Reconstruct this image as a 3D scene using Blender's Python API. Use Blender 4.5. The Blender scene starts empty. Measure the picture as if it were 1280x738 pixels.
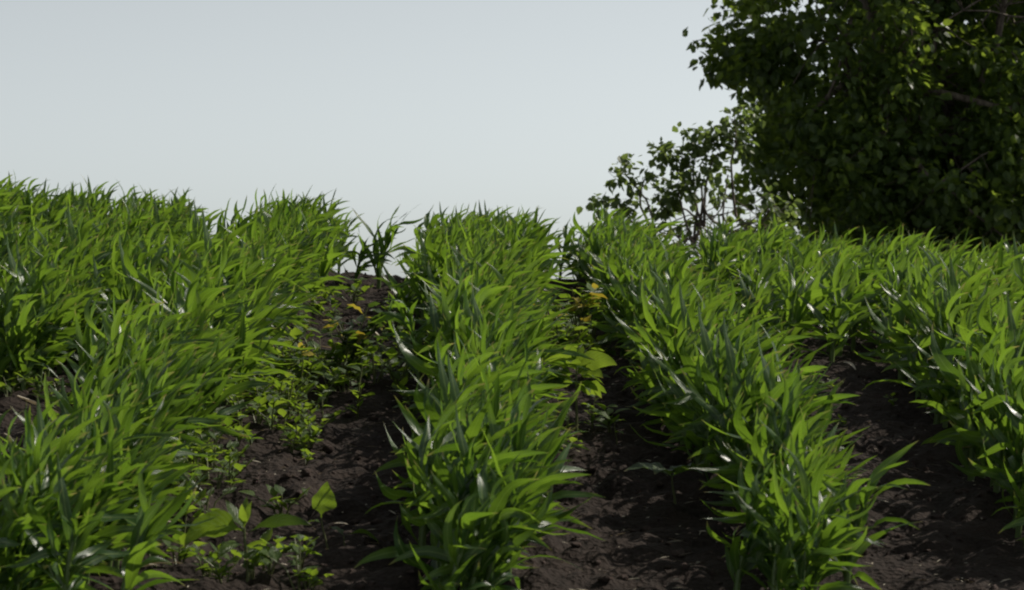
import bpy, math, random
import numpy as np
from mathutils import Vector, Matrix, Euler

# ---------------------------------------------------------------- camera, sky, sun, exposure
scene = bpy.context.scene
COL = scene.collection
R = math.radians
F = 3500.0            # focal length in photo pixels (photo 1280 wide)
H = 1.107             # camera height
cam_d = bpy.data.cameras.new("camera")
cam_d.sensor_width = 36.0
cam_d.lens = F / 1280 * 36.0
cam_d.clip_start = 0.1
cam_d.clip_end = 8000
cam_d.dof.use_dof = True
cam_d.dof.focus_distance = 9.5
cam_d.dof.aperture_fstop = 13.0
cam = bpy.data.objects.new("camera", cam_d)
COL.objects.link(cam)
cam.location = (0, 0, H)
cam.rotation_euler = (R(90), 0, -math.atan(35 / F))
scene.camera = cam

SUN_AZ, SUN_EL = 63.0, 40.0       # azimuth to the right of the view, elevation
w = bpy.data.worlds.new("World"); scene.world = w; w.use_nodes = True
nt = w.node_tree; nt.nodes.clear()
sky = nt.nodes.new("ShaderNodeTexSky"); sky.sky_type = 'NISHITA'; sky.sun_disc = False
sky.sun_elevation = R(SUN_EL); sky.sun_rotation = R(SUN_AZ)
sky.air_density = 0.5; sky.dust_density = 0.7; sky.ozone_density = 2.0
hsv = nt.nodes.new("ShaderNodeHueSaturation"); hsv.inputs["Saturation"].default_value = 0.22
tint = nt.nodes.new("ShaderNodeMix"); tint.data_type = 'RGBA'; tint.blend_type = 'MULTIPLY'
tint.inputs[0].default_value = 1.0; tint.inputs[7].default_value = (0.955, 0.985, 0.945, 1)
bg = nt.nodes.new("ShaderNodeBackground"); bg.inputs[1].default_value = 0.106
wo = nt.nodes.new("ShaderNodeOutputWorld")
nt.links.new(sky.outputs[0], hsv.inputs["Color"]); nt.links.new(hsv.outputs[0], tint.inputs[6])
nt.links.new(tint.outputs[2], bg.inputs[0]); nt.links.new(bg.outputs[0], wo.inputs[0])

sd = bpy.data.lights.new("sun", 'SUN'); sd.energy = 3.3; sd.angle = R(0.6); sd.color = (1.0, 0.93, 0.82)
sun = bpy.data.objects.new("sun", sd); COL.objects.link(sun)
sdir = Vector((math.sin(R(SUN_AZ)) * math.cos(R(SUN_EL)), math.cos(R(SUN_AZ)) * math.cos(R(SUN_EL)), math.sin(R(SUN_EL))))
sun.rotation_euler = sdir.to_track_quat('Z', 'Y').to_euler()
sun.location = (10, 10, 20)

vs = scene.view_settings
vs.view_transform = 'Standard'; vs.look = 'None'; vs.gamma = 1.0; vs.exposure = 0.2
vs.use_curve_mapping = False
cy = scene.cycles
cy.max_bounces = 14; cy.diffuse_bounces = 8; cy.transmission_bounces = 8; cy.glossy_bounces = 2
cy.transparent_max_bounces = 4
cy.pixel_filter_type = 'BLACKMAN_HARRIS'; cy.filter_width = 2.1
cy.sample_clamp_indirect = 6.0
cy.use_denoising = True

# ---------------------------------------------------------------- helpers
rng = np.random.default_rng(11)

def hash2(ix, iy, seed):
    h = (ix.astype(np.int64) * 374761393 + iy.astype(np.int64) * 668265263 + seed * 974634777) & 0xFFFFFFFF
    h = ((h ^ (h >> 13)) * 1274126177) & 0xFFFFFFFF
    h = h ^ (h >> 16)
    return (h & 0xFFFFFF) / float(0xFFFFFF)

def vnoise(x, y, seed=0):
    x = np.asarray(x, float); y = np.asarray(y, float)
    ix = np.floor(x); iy = np.floor(y); fx = x - ix; fy = y - iy
    fx = fx * fx * (3 - 2 * fx); fy = fy * fy * (3 - 2 * fy)
    a = hash2(ix, iy, seed); b = hash2(ix + 1, iy, seed); c = hash2(ix, iy + 1, seed); d = hash2(ix + 1, iy + 1, seed)
    return (a * (1 - fx) + b * fx) * (1 - fy) + (c * (1 - fx) + d * fx) * fy * 1.0

def sstep(a, b, t):
    t = np.clip((np.asarray(t, float) - a) / (b - a), 0, 1)
    return t * t * (3 - 2 * t)

SL = 278.0 / F
CREST = 14.8
def macro(x, y):
    x = np.asarray(x, float); y = np.asarray(y, float)
    up = SL * np.minimum(y, CREST)
    over = np.maximum(y - CREST, 0)
    up = up - 0.02 * np.minimum(over, 30) * sstep(0, 2.5, over)
    up = np.where(y < 0, SL * np.maximum(y, -10), up)
    xc = np.clip(x, -4, 4)
    tilt = -0.045 * xc * sstep(7, 14, y) * (1 - sstep(22, 60, y))
    tilt = tilt + .10 * sstep(1.4, 2.8, -x) * sstep(9, 14, y) * (1 - sstep(22, 60, y))
    far = 1.5 * np.sin(x / 160.0) * np.cos(y / 210.0) * sstep(60, 250, np.hypot(x, y)) - 1.5 * sstep(60, 250, np.hypot(x, y))
    return up + tilt + far

def clodz(x, y):
    """tilled soil relief, metres"""
    fade = 1 - sstep(17, 30, np.hypot(x, y))
    a = (vnoise(x / .42, y / .5, 1) - .5) * .05
    n = np.abs(vnoise(x / .12 + 3, y / .13, 2) - .5) * 2
    b = (n ** 1.0) * .042
    n2 = np.abs(vnoise(x / .052, y / .055 + 9, 3) - .5) * 2
    c = n2 * .024
    d = (vnoise(x / .022, y / .026, 4) - .5) * .010
    amp = .45 + .9 * vnoise(x / .8, y / .7, 8)
    # low furrow between the rows
    return (a + (b + c + d) * amp - .02) * fade

def gz(x, y):
    return float(macro(x, y) + clodz(np.array(x, float), np.array(y, float)))

def pix(px, py):
    """where the line of sight through a photo pixel meets the sloping field"""
    d = F * H / (py - 91.0)
    x = (px - 605.0) * d / F
    return x, d

def make_mesh(name, verts, faces, mats, uvs=None, var=None, midx=None, smooth=True):
    me = bpy.data.meshes.new(name)
    V = np.asarray(verts, np.float32)
    me.vertices.add(len(V)); me.vertices.foreach_set("co", V.ravel())
    Fq = np.asarray(faces, np.int32)                       # (n,4) or (n,3)
    n, k = Fq.shape
    me.loops.add(n * k); me.loops.foreach_set("vertex_index", Fq.ravel())
    me.polygons.add(n); me.polygons.foreach_set("loop_start", np.arange(0, n * k, k, dtype=np.int32))
    try:
        me.polygons.foreach_set("loop_total", np.full(n, k, np.int32))
    except Exception:
        pass
    if midx is not None: me.polygons.foreach_set("material_index", np.asarray(midx, np.int32))
    me.polygons.foreach_set("use_smooth", np.full(n, smooth))
    if uvs is not None:
        l = me.uv_layers.new(name="UVMap")
        l.data.foreach_set("uv", np.asarray(uvs, np.float32)[Fq.ravel()].ravel())
    if var is not None:
        a = me.attributes.new("var", 'FLOAT', 'POINT'); a.data.foreach_set("value", np.asarray(var, np.float32))
    for m in mats: me.materials.append(m)
    me.update(calc_edges=True); me.validate()
    return me

class MB:
    def __init__(s): s.v = []; s.f = []; s.uv = []; s.var = []; s.n = 0
    def add(s, v, f, uv=None, var=0.5):
        v = np.asarray(v, float)
        s.v.append(v); s.f.append(np.asarray(f) + s.n); s.n += len(v)
        s.uv.append(np.zeros((len(v), 2)) if uv is None else uv)
        s.var.append(np.full(len(v), var))
        return s
    def arrays(s):
        return np.concatenate(s.v), np.concatenate(s.f), np.concatenate(s.uv), np.concatenate(s.var)
    def mesh(s, name, mat):
        v, f, u, a = s.arrays()
        return make_mesh(name, v, f, [mat], u, a)

def unit(a):
    return a / (np.linalg.norm(a) + 1e-9)

def ribbon(p0, d0, length, width, nseg=9, wind=0.0, droop=0.0, flutter=0.0, twist=0.0, fold=0.25, profile='maize', r=None, wave=0.0, face=None, petiole=0.0):
    """a curved leaf blade: three verts across, bent by wind and weight"""
    r = r or random
    p = np.array(p0, float); d = unit(np.array(d0, float))
    wd = np.array([1.0, -0.1, 0.05])
    up = np.array([0, 0, 1.0])
    ref = np.array(face, float) if face is not None else up
    side = np.cross(d, ref)
    if np.linalg.norm(side) < .15: side = np.cross(d, np.array([r.uniform(-1, 1), r.uniform(-1, 1), .2]))
    side = unit(side)
    V = []; UV = []
    st = length / nseg
    ph = r.uniform(0, 6.28); fr = r.uniform(4, 8)
    for i in range(nseg + 1):
        t = i / nseg
        if profile == 'maize':
            wf = min(1.0, (t / .22) ** .55 * .75 + .3 * min(t / .4, 1)) * (1 - max(0, (t - .42) / .58) ** 1.8)
            wf = max(wf, .0) * .98 + .02
            if t == 0: wf = .35
        elif profile == 'oval':
            tt = max(0.0, (t - petiole) / (1 - petiole))
            wf = .05 if tt <= 0 else max(.04, (math.sin(math.pi * tt ** .75)) ** .75)
        else:
            tt = max(0.0, (t - petiole) / (1 - petiole))
            wf = .06 if tt <= 0 else max(.03, (math.sin(math.pi * min(1, tt) ** .55)) ** .9)
        n = unit(np.cross(side, d))
        a = math.radians(twist) * t
        s2 = side * math.cos(a) + n * math.sin(a)
        n2 = unit(np.cross(s2, d))
        hw = width * .5 * wf
        wv1 = wave * hw * math.sin(fr * t * 3 + ph); wv2 = wave * hw * math.sin(fr * t * 2.6 + ph * 1.7)
        V += [p - s2 * hw + n2 * (hw * fold + wv1), p.copy(), p + s2 * hw + n2 * (hw * fold + wv2)]
        UV += [(0, t), (.5, t), (1, t)]
        # advance
        f = flutter * math.sin(ph + t * 5.0)
        d = unit(d + wd * wind * (0.5 + t) + np.array([0, 0, -droop * (0.2 + 1.6 * t)]) + side * f * .15 + n * f * .12)
        side = unit(side - d * side.dot(d))
        p = p + d * st
    F4 = []
    for i in range(nseg):
        a = i * 3
        F4 += [(a, a + 1, a + 4, a + 3), (a + 1, a + 2, a + 5, a + 4)]
    return np.array(V), np.array(F4), np.array(UV, float)

def tube(pts, radii, k=6):
    pts = [np.array(p, float) for p in pts]
    V = []; Fc = []
    u = None
    for i, p in enumerate(pts):
        t = unit(pts[min(i + 1, len(pts) - 1)] - pts[max(i - 1, 0)])
        if u is None:
            u = unit(np.cross(t, [0.3, 1, .1]))
        u = unit(u - t * u.dot(t)); b = np.cross(t, u)
        for j in range(k):
            a = 2 * math.pi * j / k
            V.append(p + (u * math.cos(a) + b * math.sin(a)) * radii[i])
    for i in range(len(pts) - 1):
        for j in range(k):
            Fc.append((i * k + j, i * k + (j + 1) % k, (i + 1) * k + (j + 1) % k, (i + 1) * k + j))
    return np.array(V), np.array(Fc)

def tag(o, label, cat, group=None, kind=None):
    if label: o["label"] = label
    if cat: o["category"] = cat
    if group: o["group"] = group
    if kind: o["kind"] = kind
    return o

def empty(name, loc, rz=0.0, s=1.0):
    o = bpy.data.objects.new(name, None); COL.objects.link(o)
    o.location = loc; o.rotation_euler = (0, 0, rz); o.scale = (s, s, s)
    o.empty_display_size = .05
    return o

def put(name, me, parent=None):
    o = bpy.data.objects.new(name, me); COL.objects.link(o)
    if parent: o.parent = parent
    return o

# ---------------------------------------------------------------- materials
def new_mat(name):
    m = bpy.data.materials.new(name); m.use_nodes = True
    m.node_tree.nodes.clear()
    return m, m.node_tree

def N(nt, t, **kw):
    n = nt.nodes.new(t)
    for k, v in kw.items(): setattr(n, k, v)
    return n

def leaf_mat(name, c_dark, c_light, t_dark, t_light, trans=.45, rough=.38, veins=True, rib=(.22, .30, .10), obj_var=.5, spec=.5, pinnate=False):
    m, t = new_mat(name)
    out = N(t, "ShaderNodeOutputMaterial"); mix = N(t, "ShaderNodeMixShader"); mix.inputs[0].default_value = trans
    p = N(t, "ShaderNodeBsdfPrincipled"); tr = N(t, "ShaderNodeBsdfTranslucent")
    p.inputs["Roughness"].default_value = rough
    p.inputs["Specular IOR Level"].default_value = spec
    at = N(t, "ShaderNodeAttribute", attribute_name="var")
    oi = N(t, "ShaderNodeObjectInfo")
    tc = N(t, "ShaderNodeTexCoord")
    ns = N(t, "ShaderNodeTexNoise"); ns.inputs["Scale"].default_value = 14; ns.inputs["Detail"].default_value = 3
    t.links.new(tc.outputs["Object"], ns.inputs["Vector"])
    a = N(t, "ShaderNodeMath", operation='MULTIPLY_ADD'); a.inputs[1].default_value = obj_var * .35
    t.links.new(oi.outputs["Random"], a.inputs[0]); t.links.new(at.outputs["Fac"], a.inputs[2])
    b = N(t, "ShaderNodeMath", operation='MULTIPLY_ADD'); b.inputs[1].default_value = .7
    t.links.new(ns.outputs["Fac"], b.inputs[0]); t.links.new(a.outputs[0], b.inputs[2])
    c = N(t, "ShaderNodeMath", operation='SUBTRACT', use_clamp=True); c.inputs[1].default_value = .35
    t.links.new(b.outputs[0], c.inputs[0])
    def ramp(c0, c1):
        x = N(t, "ShaderNodeMix", data_type='RGBA'); x.inputs[6].default_value = (*c0, 1); x.inputs[7].default_value = (*c1, 1)
        t.links.new(c.outputs[0], x.inputs[0]); return x.outputs[2]
    col = ramp(c_dark, c_light); tcol = ramp(t_dark, t_light)
    if veins:
        uv = N(t, "ShaderNodeUVMap"); sx = N(t, "ShaderNodeSeparateXYZ"); t.links.new(uv.outputs[0], sx.inputs[0])
        s = N(t, "ShaderNodeMath", operation='SUBTRACT'); s.inputs[1].default_value = .5; t.links.new(sx.outputs[0], s.inputs[0])
        ab = N(t, "ShaderNodeMath", operation='ABSOLUTE'); t.links.new(s.outputs[0], ab.inputs[0])
        mr = N(t, "ShaderNodeMapRange"); mr.inputs[1].default_value = .03; mr.inputs[2].default_value = .08; mr.inputs[3].default_value = 1; mr.inputs[4].default_value = 0
        t.links.new(ab.outputs[0], mr.inputs[0])
        x = N(t, "ShaderNodeMix", data_type='RGBA'); x.inputs[7].default_value = (*rib, 1)
        t.links.new(mr.outputs[0], x.inputs[0]); t.links.new(col, x.inputs[6]); col = x.outputs[2]
        sx2 = N(t, "ShaderNodeMath", operation='MULTIPLY_ADD'); sx2.inputs[1].default_value = .35; t.links.new(ns.outputs["Fac"], sx2.inputs[0]); t.links.new(sx.outputs[1], sx2.inputs[2])
        tip = N(t, "ShaderNodeMapRange"); tip.inputs[1].default_value = 1.10; tip.inputs[2].default_value = 1.2; t.links.new(sx2.outputs[0], tip.inputs[0])
        for which in (0, 1):
            x = N(t, "ShaderNodeMix", data_type='RGBA'); x.inputs[7].default_value = (.36, .30, .10, 1)
            t.links.new(tip.outputs[0], x.inputs[0]); t.links.new(tcol if which else col, x.inputs[6])
            if which: tcol = x.outputs[2]
            else: col = x.outputs[2]
        # fine parallel veins across the blade as a slight bump
        wv = N(t, "ShaderNodeMath", operation='MULTIPLY'); wv.inputs[1].default_value = 75; t.links.new(sx.outputs[0], wv.inputs[0])
        sn = N(t, "ShaderNodeMath", operation='SINE'); t.links.new(wv.outputs[0], sn.inputs[0])
        bp = N(t, "ShaderNodeBump"); bp.inputs["Strength"].default_value = .25; bp.inputs["Distance"].default_value = .0008
        if pinnate:      # side veins running out from the midrib towards the tip
            wv.inputs[1].default_value = -34; t.links.new(ab.outputs[0], wv.inputs[0])
            pv = N(t, "ShaderNodeMath", operation='MULTIPLY_ADD'); pv.inputs[1].default_value = 52
            t.links.new(sx.outputs[1], pv.inputs[0]); t.links.new(wv.outputs[0], pv.inputs[2]); t.links.new(pv.outputs[0], sn.inputs[0])
            bp.inputs["Strength"].default_value = .6; bp.inputs["Distance"].default_value = .0025
            vr = N(t, "ShaderNodeMapRange"); vr.inputs[1].default_value = .75; vr.inputs[2].default_value = 1.0; vr.inputs[4].default_value = .45
            t.links.new(sn.outputs[0], vr.inputs[0])
            for which in (0, 1):
                x = N(t, "ShaderNodeMix", data_type='RGBA'); x.inputs[7].default_value = (*(rib if not which else [q * 1.2 for q in t_dark]), 1)
                t.links.new(vr.outputs[0], x.inputs[0]); t.links.new(tcol if which else col, x.inputs[6])
                if which: tcol = x.outputs[2]
                else: col = x.outputs[2]
        t.links.new(sn.outputs[0], bp.inputs["Height"]); t.links.new(bp.outputs[0], p.inputs["Normal"])
    t.links.new(col, p.inputs["Base Color"]); t.links.new(tcol, tr.inputs["Color"])
    t.links.new(p.outputs[0], mix.inputs[1]); t.links.new(tr.outputs[0], mix.inputs[2]); t.links.new(mix.outputs[0], out.inputs[0])
    return m

M_MAIZE = leaf_mat("maize_leaf", (.024, .065, .018), (.05, .11, .032), (.065, .155, .010), (.25, .41, .03), trans=.47, rough=.29, spec=.6, obj_var=.9)
M_STALK = leaf_mat("maize_stalk", (.09, .15, .04), (.14, .20, .06), (.1, .2, .03), (.16, .26, .05), trans=.15, rough=.45, veins=False)
M_WEED = leaf_mat("weed_leaf", (.06, .12, .025), (.11, .18, .035), (.18, .31, .02), (.36, .50, .04), trans=.48, rough=.45, pinnate=True, rib=(.16, .24, .07))
M_DARKWEED = leaf_mat("dark_weed_leaf", (.028, .058, .02), (.06, .10, .03), (.06, .12, .015), (.15, .25, .025), trans=.35, rough=.45, pinnate=True, rib=(.08, .13, .05))
M_YELLOW = leaf_mat("yellowing_leaf", (.34, .27, .03), (.50, .42, .05), (.45, .34, .03), (.6, .5, .06), trans=.42, rough=.5, rib=(.4, .36, .12))
M_DRY = leaf_mat("dry_leaf", (.36, .30, .21), (.64, .57, .45), (.2, .15, .08), (.35, .27, .15), trans=.2, rough=.55, rib=(.5, .45, .33))
M_STEMRED = leaf_mat("weed_stem", (.10, .12, .04), (.16, .17, .07), (.1, .12, .03), (.12, .14, .03), trans=.1, rough=.5, veins=False)
M_TREELEAF = leaf_mat("tree_leaf", (.055, .09, .03), (.09, .135, .04), (.12, .20, .02), (.34, .46, .05), trans=.5, rough=.42, veins=False, spec=.35)
M_SHRUBLEAF = leaf_mat("shrub_leaf", (.08, .12, .05), (.12, .16, .065), (.17, .25, .05), (.32, .42, .09), trans=.5, rough=.45, veins=False, spec=.35)

def bark_mat():
    m, t = new_mat("bark")
    out = N(t, "ShaderNodeOutputMaterial"); p = N(t, "ShaderNodeBsdfPrincipled"); p.inputs["Roughness"].default_value = .9
    tc = N(t, "ShaderNodeTexCoord"); mp = N(t, "ShaderNodeMapping"); mp.inputs["Scale"].default_value = (14, 14, 3)
    ns = N(t, "ShaderNodeTexNoise"); ns.inputs["Scale"].default_value = 2; ns.inputs["Detail"].default_value = 6
    cr = N(t, "ShaderNodeValToRGB"); cr.color_ramp.elements[0].color = (.06, .045, .035, 1); cr.color_ramp.elements[1].color = (.22, .18, .145, 1)
    cr.color_ramp.elements[0].position = .35; cr.color_ramp.elements[1].position = .7
    bp = N(t, "ShaderNodeBump"); bp.inputs["Strength"].default_value = .7; bp.inputs["Distance"].default_value = .02
    t.links.new(tc.outputs["Object"], mp.inputs[0]); t.links.new(mp.outputs[0], ns.inputs["Vector"]); t.links.new(ns.outputs["Fac"], cr.inputs[0])
    t.links.new(cr.outputs[0], p.inputs["Base Color"]); t.links.new(ns.outputs["Fac"], bp.inputs["Height"]); t.links.new(bp.outputs[0], p.inputs["Normal"])
    t.links.new(p.outputs[0], out.inputs[0])
    return m
M_BARK = bark_mat()

def soil_mat(name, lo=(.012, .009, .0075), hi=(.046, .034, .028)):
    m, t = new_mat(name)
    out = N(t, "ShaderNodeOutputMaterial"); p = N(t, "ShaderNodeBsdfPrincipled"); p.inputs["Roughness"].default_value = .95
    p.inputs["Specular IOR Level"].default_value = .15
    tc = N(t, "ShaderNodeTexCoord")
    n1 = N(t, "ShaderNodeTexNoise"); n1.inputs["Scale"].default_value = 5; n1.inputs["Detail"].default_value = 10; n1.inputs["Roughness"].default_value = .7
    n2 = N(t, "ShaderNodeTexNoise"); n2.inputs["Scale"].default_value = 90; n2.inputs["Detail"].default_value = 5
    n3 = N(t, "ShaderNodeTexVoronoi"); n3.inputs["Scale"].default_value = 55
    for n in (n1, n2, n3): t.links.new(tc.outputs["Object"], n.inputs["Vector"])
    ad = N(t, "ShaderNodeMath", operation='MULTIPLY_ADD'); ad.inputs[1].default_value = .45
    t.links.new(n2.outputs["Fac"], ad.inputs[0]); t.links.new(n1.outputs["Fac"], ad.inputs[2])
    cr = N(t, "ShaderNodeValToRGB"); e = cr.color_ramp.elements
    e[0].position = .42; e[0].color = (*lo, 1); e[1].position = .95; e[1].color = (*hi, 1)
    t.links.new(ad.outputs[0], cr.inputs[0]); t.links.new(cr.outputs[0], p.inputs["Base Color"])
    hb = N(t, "ShaderNodeMath", operation='ADD'); t.links.new(n2.outputs["Fac"], hb.inputs[0]); t.links.new(n3.outputs["Distance"], hb.inputs[1])
    bp = N(t, "ShaderNodeBump"); bp.inputs["Strength"].default_value = .8; bp.inputs["Distance"].default_value = .012
    t.links.new(hb.outputs[0], bp.inputs["Height"]); t.links.new(bp.outputs[0], p.inputs["Normal"])
    t.links.new(p.outputs[0], out.inputs[0])
    return m
M_SOIL = soil_mat("tilled_soil")

# ---------------------------------------------------------------- ground: one sheet to the horizon
def axis(dense0, dense1, step, lo, hi, g=1.22):
    c = list(np.arange(dense0, dense1, step))
    a = []; s = step; v = dense0
    while v > lo: s = min(s * g, 150); v -= s; a.append(v)
    b = []; s = step; v = c[-1]
    while v < hi: s = min(s * g, 150); v += s; b.append(v)
    return np.array(a[::-1] + c + b)
gx = axis(-3.2, 3.2, .0155, -2500, 2500); gy = axis(5.0, 16.0, .021, -600, 4500)
X, Y = np.meshgrid(gx, gy)
Z = macro(X, Y) + clodz(X, Y)
nx, ny = len(gx), len(gy)
idx = np.arange(nx * ny).reshape(ny, nx)
gf = np.stack([idx[:-1, :-1], idx[:-1, 1:], idx[1:, 1:], idx[1:, :-1]], -1).reshape(-1, 4)
g = put("ground", make_mesh("ground", np.stack([X, Y, Z], -1).reshape(-1, 3), gf, [M_SOIL]))
tag(g, None, None, kind="structure")

# ---------------------------------------------------------------- maize
def maize_proto(seed, big=1.0):
    r = random.Random(seed)
    hgt = r.uniform(.17, .26) * big
    lean = r.uniform(.03, .09)
    pts = [(0, 0, -.03), (lean * .2, 0, hgt * .4), (lean * .55, 0, hgt * .8), (lean, 0, hgt)]
    sv, sf = tube(pts, [.0095 * big, .009 * big, .0075 * big, .0045 * big], 6)
    st = MB().add(sv, sf, None, r.uniform(.3, .7))
    fo = MB()
    nl = r.randint(15, 18)
    az0 = r.uniform(0, 6.28)
    for i in range(nl):
        t = (i + .5) / nl
        h = hgt * (.06 + .96 * t)
        az = az0 + math.pi * i + r.uniform(-1.0, 1.0)
        el = R(r.uniform(34, 76) + 20 * t)
        d = np.array([math.cos(az) * math.cos(el), math.sin(az) * math.cos(el), math.sin(el)])
        L = (.118 + .128 * math.sin(math.pi * min(1, .15 + t * .72))) * r.uniform(.7, 1.25) * big
        W = (.0148 + .0138 * math.sin(math.pi * min(1, .1 + t * .75))) * r.uniform(.75, 1.2) * big
        if i >= nl - 2: W *= .75
        base = (lean * (h / hgt) ** 1.4, 0, h)
        v, f, uv = ribbon(base, d, L, W, nseg=10, wind=r.choice((.0, .04, .09, .14, .2)), droop=r.choice((0, .03, .08, .16)) * (1.3 - .6 * t), flutter=r.uniform(.3, 1.8),
                          twist=r.uniform(-200, 200), fold=r.uniform(.05, .6), wave=r.uniform(.05, .45), r=r)
        fo.add(v, f, uv, r.uniform(.1, .9))
    return st, fo

NP = 26
protos = [maize_proto(100 + i) for i in range(NP)]
P_me = [(a.mesh("stalk", M_STALK), b.mesh("foliage", M_MAIZE)) for a, b in protos]
P_arr = [(a.arrays(), b.arrays()) for a, b in protos]

spots = []   # (x, y, row key, scale)
def row(key, fx, y0, y1, step=.07, spread=.05, sc=(.85, 1.15)):
    r = random.Random(hash2(np.array([len(spots) + 7.0]), np.array([y0 * 10]), 5)[0])
    y = y0
    while y < y1:
        far = max(0, (y - 7) / 8)
        x = fx(y) + r.gauss(0, spread * (1 + .8 * far))
        spots.append((x, y, key, r.uniform(*sc)))
        y += step * r.uniform(.55, 1.45)
lin = lambda a: (lambda y: a)
row("centre", lambda y: -.03 - .003 * (y - 6) + .02 * math.sin(y * 1.7), 5.6, 16.2, .033, .04)
row("left", lambda y: -.99 + .03 * math.sin(y * 1.3) + .012 * max(0, 9.5 - y) - .035 * max(0, y - 12.8), 5.4, 16.2, .031, .06)
row("right", lambda y: .655 + .02 * math.sin(y * 1.9 + 1), 5.75, 16.2, .034, .038)
row("centre", lambda y: -.22, 11.6, 16.2, .07, .03)
row("centre", lambda y: .10 + .01 * (y - 12), 11.6, 16.2, .08, .03)
row("left2", lambda y: -1.62 - .03 * (y - 9.5), 9.5, 16.4, .035, .045)
row("left2", lambda y: -1.36, 10.3, 12.8, .06, .09)
row("left2", lambda y: -2.0, 10.3, 16.4, .07, .09)
row("left3", lin(-2.46), 8.6, 16.6, .05, .07)
row("left4", lin(-3.2), 10.0, 16.6, .07, .08)
row("right2", lambda y: 1.37 + .085 * (y - 7), 6.3, 10.9, .034, .045)
row("right3", lambda y: 2.1 + .07 * (y - 7), 8.2, 10.6, .06, .07)
for k, xx in enumerate((1.32, 1.68, 2.05, 2.42, 2.8, 3.2, 3.65)):
    row("patch", lin(xx), 10.9 + .1 * (k % 2), 16.4, .075, .09)

ROWTXT = {
 "centre": ("middle row straight ahead", "maize plants of the middle row"),
 "left": ("row left of the weedy gap", "maize plants of the row left of the weedy gap"),
 "right": ("row right of the dark furrow", "maize plants of the row right of the dark furrow"),
 "left2": ("leftmost rows behind the dry leaf", "maize plants of the leftmost rows"),
 "left3": ("leftmost rows behind the dry leaf", "maize plants of the leftmost rows"),
 "left4": ("leftmost rows behind the dry leaf", "maize plants of the leftmost rows"),
 "right2": ("rightmost row at the picture edge", "maize plants of the rightmost row"),
 "right3": ("rightmost row at the picture edge", "maize plants of the rightmost row"),
 "patch": ("broad stand before the trees", "maize plants in front of the trees"),
}
def inframe(x, y):
    px = 605 + F * x / y
    return -60 < px < 1340
spots.sort(key=lambda s: (not inframe(s[0], s[1]), s[1]))
N_IND = 292
rest = MB()
rs = random.Random(5)
def clump_scale(x, y):
    return (1 - .13 * float(sstep(11, 13.5, y))) * (.86 + .14 * float(sstep(6.2, 8.5, y))) * (.90 + .26 * float(vnoise(x * 1.6 + 20, y * 1.4, 31)))
FARV, FARF, FARU, FARA, FARM = [], [], [], [], []
nv = 0
for i, (x, y, key, s) in enumerate(spots):
    k = rs.randrange(NP); rz = rs.gauss(0, .28); s = s * clump_scale(x, y) * (1.05 if key == 'left' and y > 13.2 else 1.0); z = gz(x, y)
    if i < N_IND:
        o = empty("maize_plant", (x, y, z), rz, s)
        stretch = "near" if y < 7.6 else "farther"
        txt, grp = ROWTXT[key]
        tag(o, ("young maize in the near part of the " if y < 7.6 else "young maize farther along the ") + txt, "maize plant", grp + (", near part" if y < 7.6 else ", farther part"))
        put("stalk", P_me[k][0], o); put("foliage", P_me[k][1], o)
    else:
        c, sn = math.cos(rz), math.sin(rz)
        for q in (0, 1):
            v, f, u, a = P_arr[k][q]
            vv = np.stack([(v[:, 0] * c - v[:, 1] * sn) * s + x, (v[:, 0] * sn + v[:, 1] * c) * s + y, v[:, 2] * s + z], -1)
            FARV.append(vv); FARF.append(f + nv); FARU.append(u); FARA.append(np.clip(a + rs.uniform(-.15, .3), 0, 1)); FARM.append(np.full(len(f), q)); nv += len(v)
print("maize spots", len(spots), "farthest individual", spots[N_IND][1])
far = put("maize_crop", make_mesh("maize_crop", np.concatenate(FARV), np.concatenate(FARF), [M_STALK, M_MAIZE], np.concatenate(FARU), np.concatenate(FARA), np.concatenate(FARM)))
tag(far, "distant mass of young green maize rows running over the crest of the field", "maize crop", kind="stuff")

# ---------------------------------------------------------------- weeds and odd plants
def lone_maize(label, x, y, seed, s, rz=0.0, big=1.0):
    a, b = maize_proto(seed, big)
    o = empty("maize_plant", (x, y, gz(x, y)), rz, s)
    tag(o, label, "maize plant")
    put("stalk", a.mesh("stalk", M_STALK), o); put("foliage", b.mesh("foliage", M_MAIZE), o)

def weed_proto(seed, n=10, leaf=(.022, .04), hgt=.07, ratio=.6, mat=M_WEED):
    r = random.Random(seed)
    st = MB(); fo = MB()
    nst = r.randint(2, 4)
    for s in range(nst):
        az = r.uniform(0, 6.28); out = r.uniform(.1, .9) * hgt
        tip = np.array([math.cos(az) * out, math.sin(az) * out, hgt * r.uniform(.6, 1.1)])
        mid = tip * np.array([.35, .35, .6])
        v, f = tube([(0, 0, -.015), mid, tip], [.0022, .0018, .001], 4); st.add(v, f, None, .5)
        m = max(3, n // nst)
        for i in range(m):
            t = (i + 1) / m
            p = mid * (t / .5) if t < .5 else mid + (tip - mid) * ((t - .5) / .5)
            a2 = i * 2.4 + r.uniform(-.4, .4); el = r.uniform(.0, .9)
            d = (math.cos(a2) * math.cos(el), math.sin(a2) * math.cos(el), math.sin(el))
            L = r.uniform(*leaf)
            v, f, uv = ribbon(p, d, L, L * ratio * r.uniform(.8, 1.2), 6, wind=.05, droop=r.uniform(0, .12), twist=r.uniform(-40, 40), fold=r.uniform(.1, .35), profile='ovate', petiole=.15, r=r)
            fo.add(v, f, uv, r.uniform(.1, .9))
    return st.mesh("stem", M_STEMRED), fo.mesh("foliage", mat)

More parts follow.
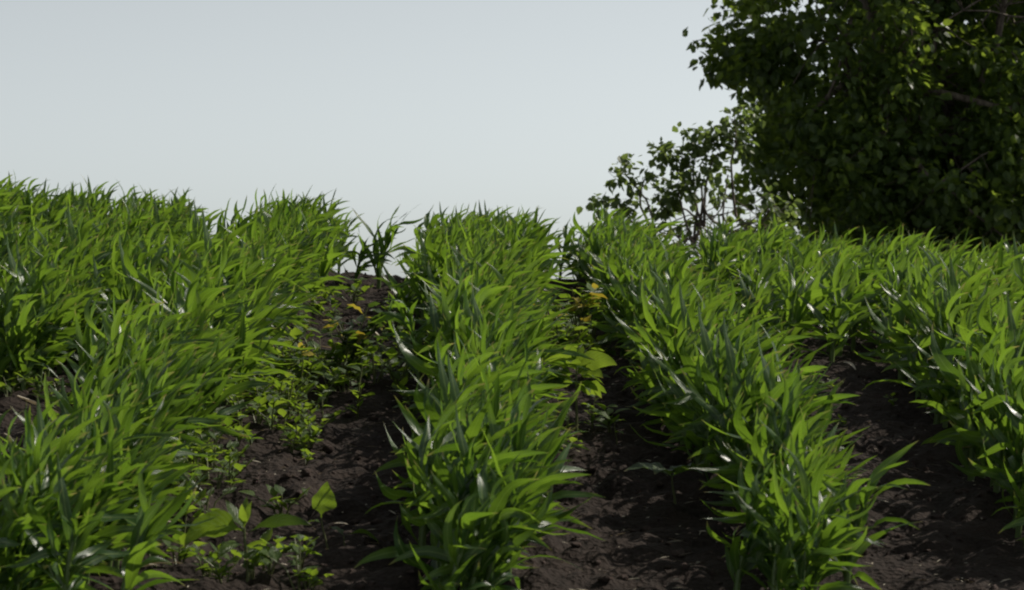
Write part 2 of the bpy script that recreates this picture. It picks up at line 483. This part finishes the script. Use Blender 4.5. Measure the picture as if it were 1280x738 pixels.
WP = [weed_proto(300 + i, n=11 + i % 4, leaf=(.02 + .003 * (i % 3), .038 + .006 * (i % 3)), hgt=.05 + .015 * (i % 4)) for i in range(10)]
def weed_at(x, y, label, group, s, r):
    k = r.randrange(len(WP))
    o = empty("weed_seedling", (x, y, gz(x, y) - .003), r.uniform(0, 6.28), s)
    tag(o, label, "weed", group)
    put("stem", WP[k][0], o); put("foliage", WP[k][1], o)

rw = random.Random(77)
# dense green patch along the row left of the weedy gap
def patch(n, cx, cy, sx, sy, label, group, s=(.8, 1.5)):
    for i in range(n):
        px = rw.gauss(cx, sx); py = rw.gauss(cy, sy)
        x, y = pix(px, py)
        weed_at(x, y, label, group, rw.uniform(*s), rw)
patch(74, 335, 505, 44, 27, "small bright green weed seedling in the patch right of the left maize row", "weed seedlings in the patch beside the left row", (1.0, 1.8))
patch(44, 225, 610, 30, 45, "small leafy weed seedling at the foot of the left maize row", "weed seedlings at the foot of the left row", (.9, 1.5))
patch(9, 372, 562, 18, 12, "tiny pale green weed seedling beside the dry straw in the gap", "weed seedlings beside the dry straw", (.7, 1.1))
patch(9, 300, 728, 60, 16, "low green weed seedling around the foot of the large-leaved weed", "weed seedlings below the large-leaved weed", (.8, 1.3))
patch(14, 715, 440, 28, 18, "small yellowish green weed under the yellow leaves in the narrow gap", "weeds under the yellow leaves", (1.4, 2.2))
patch(7, 700, 560, 30, 14, "small weed seedling on the soil near the slender upright weed", "weed seedlings near the slender weed", (.8, 1.3))
patch(12, 440, 495, 55, 16, "low green weed on the soil around the dark bushy weed", "weeds around the dark bushy weed", (.9, 1.6))
patch(12, 490, 440, 24, 30, "small weed between the dark bushy weed and the middle row", "weeds beyond the dark bushy weed", (1.0, 1.7))
patch(14, 400, 400, 40, 18, "small faint weed on the far soil of the gap below the crest", "weeds below the crest", (1.0, 1.7))
patch(12, 30, 500, 36, 18, "low green weed on the bare soil at the left picture edge", "weeds at the left edge", (.9, 1.4))
patch(6, 1050, 520, 40, 25, "tiny weed on the soil between the two right maize rows", "weeds between the right rows", (.6, 1.0))
for (px, py, s, lab) in ((352, 640, 1.5, "tiny leafy weed left of the upright single-leaf weed"),
                         (330, 722, 1.4, "small yellowish green weed at the bottom of the gap"),
                         (762, 548, 1.5, "small weed with one drooping leaf in the dark furrow"),
                         (690, 575, 1.3, "little pale weed at the base of the slender upright weed")):
    x, y = pix(px, py); weed_at(x, y, lab, None, s, rw)

def broad_plant(label, x, y, stem_h, leaves, mat, lean=(0, 0), stem_r=.004, cat="weed", name="broadleaf_weed", stem_mat=None):
    """leaves: list of (t along stem, azimuth deg, elevation deg, length, width, droop, twist, material or None, part label)"""
    o = empty(name, (x, y, gz(x, y))); tag(o, label, cat)
    P = [np.array([lean[0] * t ** 1.5 + .004 * math.sin(5 * t), lean[1] * t, -.03 + (stem_h + .03) * t]) for t in np.linspace(0, 1, 7)]
    v, f = tube(P, [stem_r * (1.1 - .6 * i / 6) for i in range(7)], 7)
    put("stem", MB().add(v, f, None, .5).mesh("stem", stem_mat or M_STEMRED), o)
    for i, lf in enumerate(leaves):
        (t, az, el, L, W, dr, tw, mt, pl), fc = lf[:9], (lf[9] if len(lf) > 9 else None)
        r = random.Random(i * 13 + int(L * 1000))
        k = t * 6; a = int(min(5, k)); p = P[a] + (P[a + 1] - P[a]) * (k - a)
        d = (math.cos(R(az)) * math.cos(R(el)), math.sin(R(az)) * math.cos(R(el)), math.sin(R(el)))
        vv, ff, uu = ribbon(p, d, L, W, 12, wind=.02, droop=dr, twist=tw, fold=.22, profile='ovate', petiole=.16, wave=.14, r=r, face=fc)
        b = put("leaf", MB().add(vv, ff, uu, r.uniform(.4, .8)).mesh("leaf", mt or mat), o)
        if pl: b["label"] = pl
    return o

# slender upright weed with the large oval leaf pointing right
x, y = pix(712, 560)
broad_plant("slender upright weed with a large oval leaf pointing right in the narrow gap", x + .015, y, .25, [
    (1.0, 5, 25, .125, .062, .09, 10, None, "largest oval leaf pointing right", (.3, .8, .5)), (1.0, 165, 30, .12, .055, .1, 10, None, None, (.3, .8, .5)), (.97, 25, 35, .08, .04, .12, 10, None, None, (.3, .8, .3)), (.9, 350, 5, .09, .045, .1, 10, None, None), (.93, 190, 0, .11, .05, .12, 10, None, None, (.3, .8, .5)), (.6, 0, 10, .06, .03, .1, 0, None, None), (1, 120, 45, .11, .055, .08, 10, None, None, (.3, .8, .5)), (.92, 30, 25, .10, .05, .14, 10, None, None, (-.3, .8, .4)), (.82, 180, 15, .10, .05, .15, 10, None, None, (.3, .8, .4)), (.75, 340, 20, .09, .045, .16, 0, None, None, (.3, .8, .4)), (1, 60, 70, .07, .03, .03, 0, None, None),
    (.98, 80, 60, .09, .04, .03, 10, None, None), (.95, 250, 40, .10, .045, .1, -20, None, None), (.85, 30, -10, .11, .05, .05, 40, None, None),
    (.85, 200, 20, .12, .05, .12, -20, None, None), (.8, 300, 10, .08, .045, .12, 30, None, None), (.7, 140, 10, .08, .04, .1, 0, None, None),
    (.9, 330, 50, .08, .035, .05, 0, None, None)], M_WEED, (.01, 0), .005)
# bottom-left weed with two long pale-edged leaves
x, y = pix(308, 742)
broad_plant("large-leaved weed with two long spreading leaves at the bottom of the weedy gap", x, y, .115, [
    (.95, 190, 24, .15, .062, .17, 15, None, "broad bright leaf hanging to the left", (-.55, .7, .35)), (.9, 8, 28, .15, .036, .08, 110, M_DARKWEED, "darker leaf with a pale edge pointing right"),
    (1, 100, 70, .07, .022, .02, 0, None, None), (1, 60, 75, .06, .02, .02, 0, None, None), (1, 250, 65, .06, .02, .03, 0, None, None), (.75, 220, 10, .08, .04, .12, 30, None, None),
    (.7, 320, 10, .07, .045, .1, 0, None, None), (.55, 200, 0, .06, .035, .1, 0, None, None), (.5, 340, 20, .06, .035, .1, 0, None, None), (.6, 270, 20, .07, .04, .1, 0, None, None),
    (.95, 140, 50, .09, .03, .05, 40, None, None)], M_WEED, (0, 0), .0045)
# single upright leaf
x, y = pix(410, 688)
broad_plant("single-stemmed weed with one upright rounded leaf on the dark soil", x, y, .10, [
    (1, 75, 78, .085, .065, .0, 10, None, None, (.3, .9, .2)), (.9, 170, 20, .04, .025, .1, 0, None, None)], M_WEED, (-.012, 0), .003)
x, y = pix(432, 690)
broad_plant("low dark leaf weed beside the single upright leaf", x, y, .05, [
    (1, 0, 20, .09, .04, .14, 30, None, None), (1, 150, 40, .05, .03, .1, 0, None, None)], M_DARKWEED, (0, 0), .0025)
# plant right of the narrow gap, spiky lobed leaves
x, y = pix(842, 640)
broad_plant("broad spreading dark green weed at the foot of the right maize row", x, y, .07, [
    (1, a, 25, .13, .055, .08, 20, None, None) for a in (10, 60, 150, 190, 240, 300)], M_DARKWEED, (0, 0), .004)
x, y = pix(770, 560)
broad_plant("thin weed with one long narrow leaf over the dark furrow", x, y, .07, [
    (1, 165, 35, .10, .022, .05, 60, None, None), (1, 20, 30, .04, .02, .1, 0, None, None), (.7, 300, 20, .04, .02, .1, 0, None, None)], M_WEED, (0, 0), .0025)

# dark bushy weed with yellow and reddish leaves in the gap
def bush_weed(label, x, y, h, spread, n, yellow, seed, mat=M_DARKWEED, leaf=(.05, .085)):
    r = random.Random(seed)
    o = empty("bushy_weed", (x, y, gz(x, y))); tag(o, label, "weed")
    st = MB(); fo = MB(); ye = MB()
    tips = []
    for s in range(9):
        az = s * 2.4 + r.uniform(-.4, .4); q = spread * r.uniform(.3, 1)
        tip = np.array([math.cos(az) * q, math.sin(az) * q, h * r.uniform(.6, 1.0)]); mid = tip * np.array([.4, .4, .6])
        v, f = tube([(0, 0, -.02), mid, tip], [.004, .003, .0015], 5); st.add(v, f, None, .5); tips.append((mid, tip))
    for i in range(n):
        mid, tip = tips[i % 9]; t = r.random() if i >= yellow else r.uniform(.75, 1.0)
        p = mid * (t / .45) if t < .45 else mid + (tip - mid) * (t - .45) / .55
        az = r.uniform(0, 6.28); el = r.uniform(-.3, .8); L = r.uniform(*leaf)
        v, f, uv = ribbon(p, (math.cos(az) * math.cos(el), math.sin(az) * math.cos(el), math.sin(el)), L, L * r.uniform(.4, .6), 7, wind=.03, droop=r.uniform(0, .15), twist=r.uniform(-60, 60), profile='ovate', petiole=.15, r=r, wave=.2)
        (ye if i < yellow else fo).add(v, f, uv, r.uniform(.1, .9))
    put("stem", st.mesh("stem", M_STEMRED), o); put("foliage", fo.mesh("foliage", mat), o)
    if yellow:
        q = put("yellow_leaves", ye.mesh("yellow_leaves", M_YELLOW), o); q["label"] = "yellowed leaves of the weed"
x, y = pix(440, 488)
bush_weed("dark bushy weed with a few yellowed leaves in the middle of the gap", x, y, .27, .14, 120, 9, 1)
bush_weed("light green leafy weed growing through the dark bushy one", x - .03, y - .10, .21, .12, 60, 4, 8, M_WEED, (.045, .075))
x, y = pix(395, 484)
bush_weed("low dark weed left of the dark bushy weed with one yellow leaf", x, y, .12, .13, 45, 3, 2)
x, y = pix(500, 492)
bush_weed("light green leafy weed between the bushy weed and the middle row", x, y, .13, .13, 40, 1, 3, M_WEED, (.04, .07))
x, y = pix(716, 438)
bush_weed("weed with bright yellow upper leaves in the narrow gap", x + .02, y, .27, .08, 44, 13, 4, M_WEED, (.06, .10))
x, y = pix(690, 452)
bush_weed("light green bushy weed leaning against the middle row", x + .03, y, .20, .12, 70, 3, 5, M_WEED, (.05, .08))
x, y = pix(750, 448)
bush_weed("light green bushy weed at the far end of the narrow gap", x, y, .13, .12, 46, 1, 6, M_WEED, (.045, .07))

# odd maize plants
lone_maize("lone maize plant standing against the sky on the crest of the gap", -.53, 14.0, 901, 1.2, .1)
lone_maize("thin maize plant beside the lone one on the crest", -.64, 13.9, 902, .7, .4)
x, y = pix(500, 412); lone_maize("small maize plant below the crest beside the middle row", x, y, 903, .8)
x, y = pix(1085, 735); lone_maize("bright backlit maize plant at the front end of the right row", x - .05, y, 905, .9, -.2)
x, y = pix(1040, 735); lone_maize("low maize plant at the very front of the right row", x - .1, y, 906, .8, .3)
x, y = pix(525, 500); lone_maize("maize plant with one broad leaf on the left side of the middle row", x, y, 907, .95, 3.0)

# ---------------------------------------------------------------- clods, straw, dry leaves
def lumps(n, seed):
    r = np.random.default_rng(seed)
    t = (1 + 5 ** .5) / 2
    ico = np.array([(-1, t, 0), (1, t, 0), (-1, -t, 0), (1, -t, 0), (0, -1, t), (0, 1, t), (0, -1, -t), (0, 1, -t), (t, 0, -1), (t, 0, 1), (-t, 0, -1), (-t, 0, 1)]) / 1.9
    fi = np.array([(0,11,5),(0,5,1),(0,1,7),(0,7,10),(0,10,11),(1,5,9),(5,11,4),(11,10,2),(10,7,6),(7,1,8),(3,9,4),(3,4,2),(3,2,6),(3,6,8),(3,8,9),(4,9,5),(2,4,11),(6,2,10),(8,6,7),(9,8,1)])
    y = 5.3 + 10.5 * r.random(n) ** 1.2; x = (r.random(n) - .5) * 2 * (.2 * y + .4)
    s = .003 + .013 * r.random(n) ** 3.0
    z = macro(x, y) + clodz(x, y) + s * .1
    q = r.normal(size=(n, 12, 3)) * .22 + ico[None] * (1 + .35 * r.normal(size=(n, 1, 3)).clip(-1, 1))
    a = r.random(n) * 6.28
    c, sn = np.cos(a)[:, None], np.sin(a)[:, None]
    V = np.stack([q[..., 0] * c - q[..., 1] * sn, q[..., 0] * sn + q[..., 1] * c, q[..., 2] * .75], -1) * s[:, None, None] + np.stack([x, y, z], -1)[:, None]
    Fa = fi[None] + (np.arange(n) * 12)[:, None, None]
    return V.reshape(-1, 3), Fa.reshape(-1, 3)
v, f = lumps(6000, 3)
o = put("soil_clods", make_mesh("soil_clods", v, f, [soil_mat("clod_soil", (.022, .015, .012), (.085, .062, .054))], smooth=True))
tag(o, "crumbly dark soil clods lying all over the field", "soil clods", kind="stuff")

ms = MB(); rr = random.Random(9)
for i in range(2600):
    y = rr.uniform(5.4, 14.5); x = rr.uniform(-1, 1) * (.19 * y + .2); a = rr.uniform(0, 6.28); L = .008 + .045 * rr.random() ** 2
    d = np.array([math.cos(a), math.sin(a), rr.uniform(-.1, .35)])
    v, f, uv = ribbon((x, y, gz(x, y) + .006), d, L, rr.uniform(.002, .006), 3, twist=rr.uniform(-60, 60), droop=.05, r=rr)
    ms.add(v, f, uv, rr.uniform(0, .9))
o = put("plant_litter", ms.mesh("plant_litter", M_DRY)); tag(o, "fine pale straw bits scattered over the dark soil", "plant litter", kind="stuff")

def dry_stalk(label, px, py, L, az, W=.012, lift=.02, mat=M_DRY, el=.05, name="dry_stalk", cat="dry stalk", tw=60, off=0):
    x, y = pix(px, py); r = random.Random(int(px))
    v, f, uv = ribbon((0, 0, 0), (math.cos(R(az)) * math.cos(el), math.sin(R(az)) * math.cos(el), math.sin(el)), L, W, 10, twist=tw, droop=.02, flutter=.6, fold=.5, r=r)
    o = put(name, MB().add(v, f, uv, .9).mesh(name, mat)); o.location = (x, y, gz(x, y) + lift + off)
    tag(o, label, cat)
dry_stalk("long pale dry maize leaf lying at the left edge of the field", 22, 545, .17, -12, .034, .12, el=-.42, name="dry_leaf", cat="dry leaf", tw=25)
dry_stalk("short pale dry leaf left of the long dry one", 6, 560, .06, -40, .012, .05, el=-.3, name="dry_leaf", cat="dry leaf")
dry_stalk("pale straw stalk lying across the gap beside the tiny weeds", 362, 556, .13, 8, .012, .02)
dry_stalk("second straw stalk just below the first in the gap", 372, 570, .09, -6, .009, .015)
dry_stalk("curled pinkish dry leaf on the right of the dark bushy weed", 462, 440, .12, -45, .02, .08, el=-.5, name="dry_leaf", cat="dry leaf")
dry_stalk("pale dry stalk left of the dark bushy weed", 398, 452, .09, -15, .01, .04, el=-.2)
dry_stalk("pale folded leaf lying at the bottom left below the large weed", 180, 722, .06, 20, .022, .02, name="dry_leaf", cat="dry leaf")
dry_stalk("thin straw stalk at the bottom beside the pale folded leaf", 214, 712, .04, 0, .008, .015)
dry_stalk("small pale dry leaf at the base of the slender upright weed", 716, 566, .03, 20, .015, .02, name="dry_leaf", cat="dry leaf")
dry_stalk("bent pale straw stalk on the soil between the two right rows", 1070, 468, .10, 110, .01, .02, el=.4)

# ---------------------------------------------------------------- trees beyond the field
LEAFT = np.array([(0, 0, 0), (-.34, .28, .05), (-.30, .62, .03), (0, 1, -.06), (.30, .62, .03), (.34, .28, .05), (0, .45, -.05)])
LEAFF = np.array([(0, 6, 2, 1), (6, 3, 2, 2), (0, 5, 4, 6), (6, 4, 3, 3)])
LEAFQ = np.array([(0, 6, 2, 1), (0, 5, 4, 6)])
LEAFT3 = np.array([(6, 3, 2), (6, 4, 3), (0, 6, 2), (0, 2, 1), (0, 4, 6), (0, 5, 4)])

def leaves_mesh(name, P, D, S, mat, g):
    """P points, D growth directions, S sizes"""
    n = len(P)
    D = D / np.linalg.norm(D, axis=1, keepdims=True)
    ref = g.normal(size=(n, 3)) * .6 + np.array([0, 0, 1.0])
    side = np.cross(D, ref); side /= np.linalg.norm(side, axis=1, keepdims=True) + 1e-9
    nor = np.cross(side, D)
    w = g.uniform(.8, 1.2, n)
    T = LEAFT[None] * np.ones((n, 1, 1))
    curl = g.uniform(-.25, .1, n)
    V = (side[:, None] * (T[..., 0] * w[:, None])[..., None] + D[:, None] * T[..., 1][..., None]
         + nor[:, None] * (T[..., 2] + curl[:, None] * T[..., 1] ** 2)[..., None]) * S[:, None, None] + P[:, None]
    Fa = LEAFT3[None] + (np.arange(n) * 7)[:, None, None]
    var = np.repeat(g.uniform(0, .9, n), 7)
    return make_mesh(name, V.reshape(-1, 3), Fa.reshape(-1, 3), [mat], None, var, smooth=False)

def noise3(p, s, seed):
    return (vnoise(p[:, 0] / s + 7 * seed, p[:, 2] / s, seed) + vnoise(p[:, 1] / s, p[:, 2] / s + 3 * seed, seed + 1) + vnoise(p[:, 0] / s, p[:, 1] / s, seed + 2)) / 3

def tree(label, x, y, h, blobs, ncl, leaf, seed, mat, name="tree", cat="tree", trunk_r=.14, per=12, group=None, gap=.42, shoots=(), crown_z=.3, cluster_r=.13, bare=0, hollow=None, dead=()):
    g = np.random.default_rng(seed); r = random.Random(seed)
    z0 = gz(x, y)
    root = empty(name, (x, y, z0)); tag(root, label, cat, group)
    # cluster centres, relative to the root
    C = []
    vol = np.array([b[3] * b[4] * b[5] for b in blobs]) ** (2 / 3); vol /= vol.sum()
    for b, fr in zip(blobs, vol):
        m = int(ncl * fr * 2.4)
        d = g.normal(size=(m, 3)); d /= np.linalg.norm(d, axis=1, keepdims=True)
        rad = g.random(m) ** .38
        lump = 1 + .22 * (noise3(d * 3 + 10, .9, seed) - .5) * 2
        p = np.array(b[:3]) + d * rad[:, None] * lump[:, None] * np.array(b[3:6])
        if hollow is not None:
            q = p + np.array([x, y, z0]); hx = (q[:, 0] > hollow[0]) & (q[:, 0] < hollow[1]) & (q[:, 2] > hollow[2]) & (q[:, 2] < hollow[3]) & (q[:, 1] < hollow[4])
            p[hx, 2] = -9
        keep = (noise3(p + 50, .55, seed + 5) > gap) & (p[:, 2] > crown_z)
        C.append(p[keep][:int(ncl * fr)])
    C = np.concatenate(C)
    # skeleton
    tb = MB(); nodes = []
    def limb(a, b, r0, r1, n=7, sag=.12):
        a = np.array(a, float); b = np.array(b, float); L = np.linalg.norm(b - a)
        o1 = g.normal(size=3) * L * .10; pts = []
        for i in range(n):
            t = i / (n - 1)
            p = a + (b - a) * t + o1 * math.sin(math.pi * t) + np.array([0, 0, sag * L * math.sin(math.pi * t) * .6]) + g.normal(size=3) * L * .012
            pts.append(p)
        pts[0] = a
        rd = [r0 + (r1 - r0) * (i / (n - 1)) ** .8 for i in range(n)]
        v, f = tube(pts, rd, 7 if r0 > .03 else 4); tb.add(v, f, None, .5)
        nodes.extend(pts[1:]); return pts
    tr = limb((0, 0, -.2), (r.uniform(-.3, .3), r.uniform(-.2, .2), h * .75), trunk_r, trunk_r * .35, 10, 0)
    for i in range(16):
        k = 1 + i % (len(tr) - 2)
        tgt = C[r.randrange(len(C))]
        l1 = limb(tr[k], tr[k] + (tgt - tr[k]) * .9, trunk_r * .42, trunk_r * .12)
        for j in range(4):
            q = l1[r.randint(2, 6)]; near = C[np.argsort(np.linalg.norm(C - q, axis=1))[r.randint(20, min(len(C) - 1, 260))]]
            limb(q, near, trunk_r * .12, .006, 6)
    for s in dead:
        pts = limb(np.array(s[:3]) - [x, y, z0], np.array(s[3:6]) - [x, y, z0], s[6], s[6] * .3, 8, .1)
        for j in range(7):
            q = pts[1 + j % 6]; e = q + g.normal(size=3) * np.array([.22, .05, .16]); v, f = tube([q, (q + e) / 2 + g.normal(size=3) * .03, e], [.010, .007, .003], 4); tb.add(v, f, None, .5)
    for s in shoots:                       # bare-stemmed shoots that stick out of the crown, each with a tuft on top
        pts = limb(s[:3], s[3:6], .016, .006, 6, .05)
        ex = [pts[-1] + g.normal(size=3) * s[6] for _ in range(int(s[7]))]
        C = np.concatenate([C, np.array(ex)])
    Nn = np.array(nodes)
    # twigs
    tw = MB()
    for c in C[::3]:
        q = Nn[np.argmin(np.linalg.norm(Nn - c, axis=1))]
        if np.linalg.norm(q - c) > 1.2: continue
        m = (q + c) / 2 + g.normal(size=3) * .04
        v, f = tube([q, m, c], [.006, .0045, .003], 3); tb.add(v, f, None, .5)
    if bare:
        for i in range(bare):
            q = Nn[r.randrange(len(Nn))]; c = q + g.normal(size=3) * .35
            v, f = tube([q, (q + c) / 2 + g.normal(size=3) * .05, c], [.008, .005, .002], 3); tb.add(v, f, None, .5)
    put("trunk", tb.mesh("trunk", M_BARK), root)
    # leaves
    n = len(C) * per
    cc = np.repeat(C, per, axis=0)
    off = g.normal(size=(n, 3)); off /= np.linalg.norm(off, axis=1, keepdims=True)
    P = cc + off * (g.random(n) ** .6 * cluster_r)[:, None]
    D = off + np.array([0.25, 0, -.45]) + g.normal(size=(n, 3)) * .35
    S = leaf * g.uniform(.65, 1.2, n)
    put("crown", leaves_mesh("crown", P, D, S, mat, g), root)
    return root

tree("dark broadleaf tree whose ragged left edge stands against the sky", 4.3, 27.2, 6.2,
     [(0, 0, 3.0, 1.95, 2.0, 2.4), (-.3, -.2, 1.4, 1.6, 1.5, 1.3), (-1.72, 0, 2.70, .48, .6, .34), (.8, -.6, 1.4, 1.8, 1.4, 1.5), (-.4, 0, 4.6, 1.5, 1.6, 1.5)],
     2100, .10, 21, M_TREELEAF, trunk_r=.15, crown_z=.1, per=24, cluster_r=.20, gap=.43, hollow=(4.15, 5.5, 3.45, 4.6, 26.9),
     dead=((6.4, 27.0, 4.0, 4.3, 26.3, 3.72, .03), (5.9, 26.8, 3.6, 4.5, 26.3, 3.78, .024), (4.9, 26.7, 3.7, 5.5, 26.2, 4.05, .018)))
tree("dark broadleaf tree with bare brown branches showing at the upper right", 7.3, 29.0, 7.0,
     [(0, 0, 3.4, 2.4, 2.2, 3.0), (-1.2, -.8, 1.6, 1.9, 1.4, 1.5), (1.2, -.5, 1.7, 2, 1.5, 1.7)],
     2100, .10, 22, M_TREELEAF, trunk_r=.18, crown_z=.1, bare=200, per=24, cluster_r=.20, gap=.44)
tree("dark dense tree standing behind the other two and filling the space between them", 5.9, 31.5, 7.5,
     [(0, 0, 3.6, 3.2, 1.8, 3.4), (0, 0, 1.6, 3.0, 1.6, 1.8)],
     1700, .13, 23, M_TREELEAF, trunk_r=.18, crown_z=.1, per=18, cluster_r=.24, gap=.45)
shrub = tree("light green shrub with thin shoots left of the dark trees", 1.70, 20.6, 1.7,
     [(.4, 0, .7, .42, .5, .62), (-.3, 0, .5, .5, .4, .36)],
     60, .085, 24, M_SHRUBLEAF, name="shrub", cat="shrub", trunk_r=.02, per=13, crown_z=0, gap=.44, cluster_r=.10,
     shoots=[(-.55, 0, .5, -.84, 0, 1.28, .05, 4), (-.6, 0, .75, -.66, 0, 1.27, .06, 5), (-.6, 0, .5, -.98, 0, 1.0, .09, 6), (-.6, 0, .5, -.80, 0, .92, .08, 6),
             (-.2, 0, .6, -.50, 0, 1.52, .06, 5), (-.2, 0, .6, -.33, 0, 1.46, .07, 7), (-.2, 0, .6, -.35, 0, 1.2, .08, 6), (-.1, 0, .6, -.50, 0, 1.0, .09, 7), (-.1, 0, .8, -.12, 0, 1.68, .07, 7),
             (-.1, 0, .8, .02, 0, 1.5, .08, 8), (.2, 0, .9, .20, 0, 1.75, .10, 10), (.1, 0, .8, -.10, 0, 1.25, .10, 10)])
shrub.scale = (.78, .82, .78)
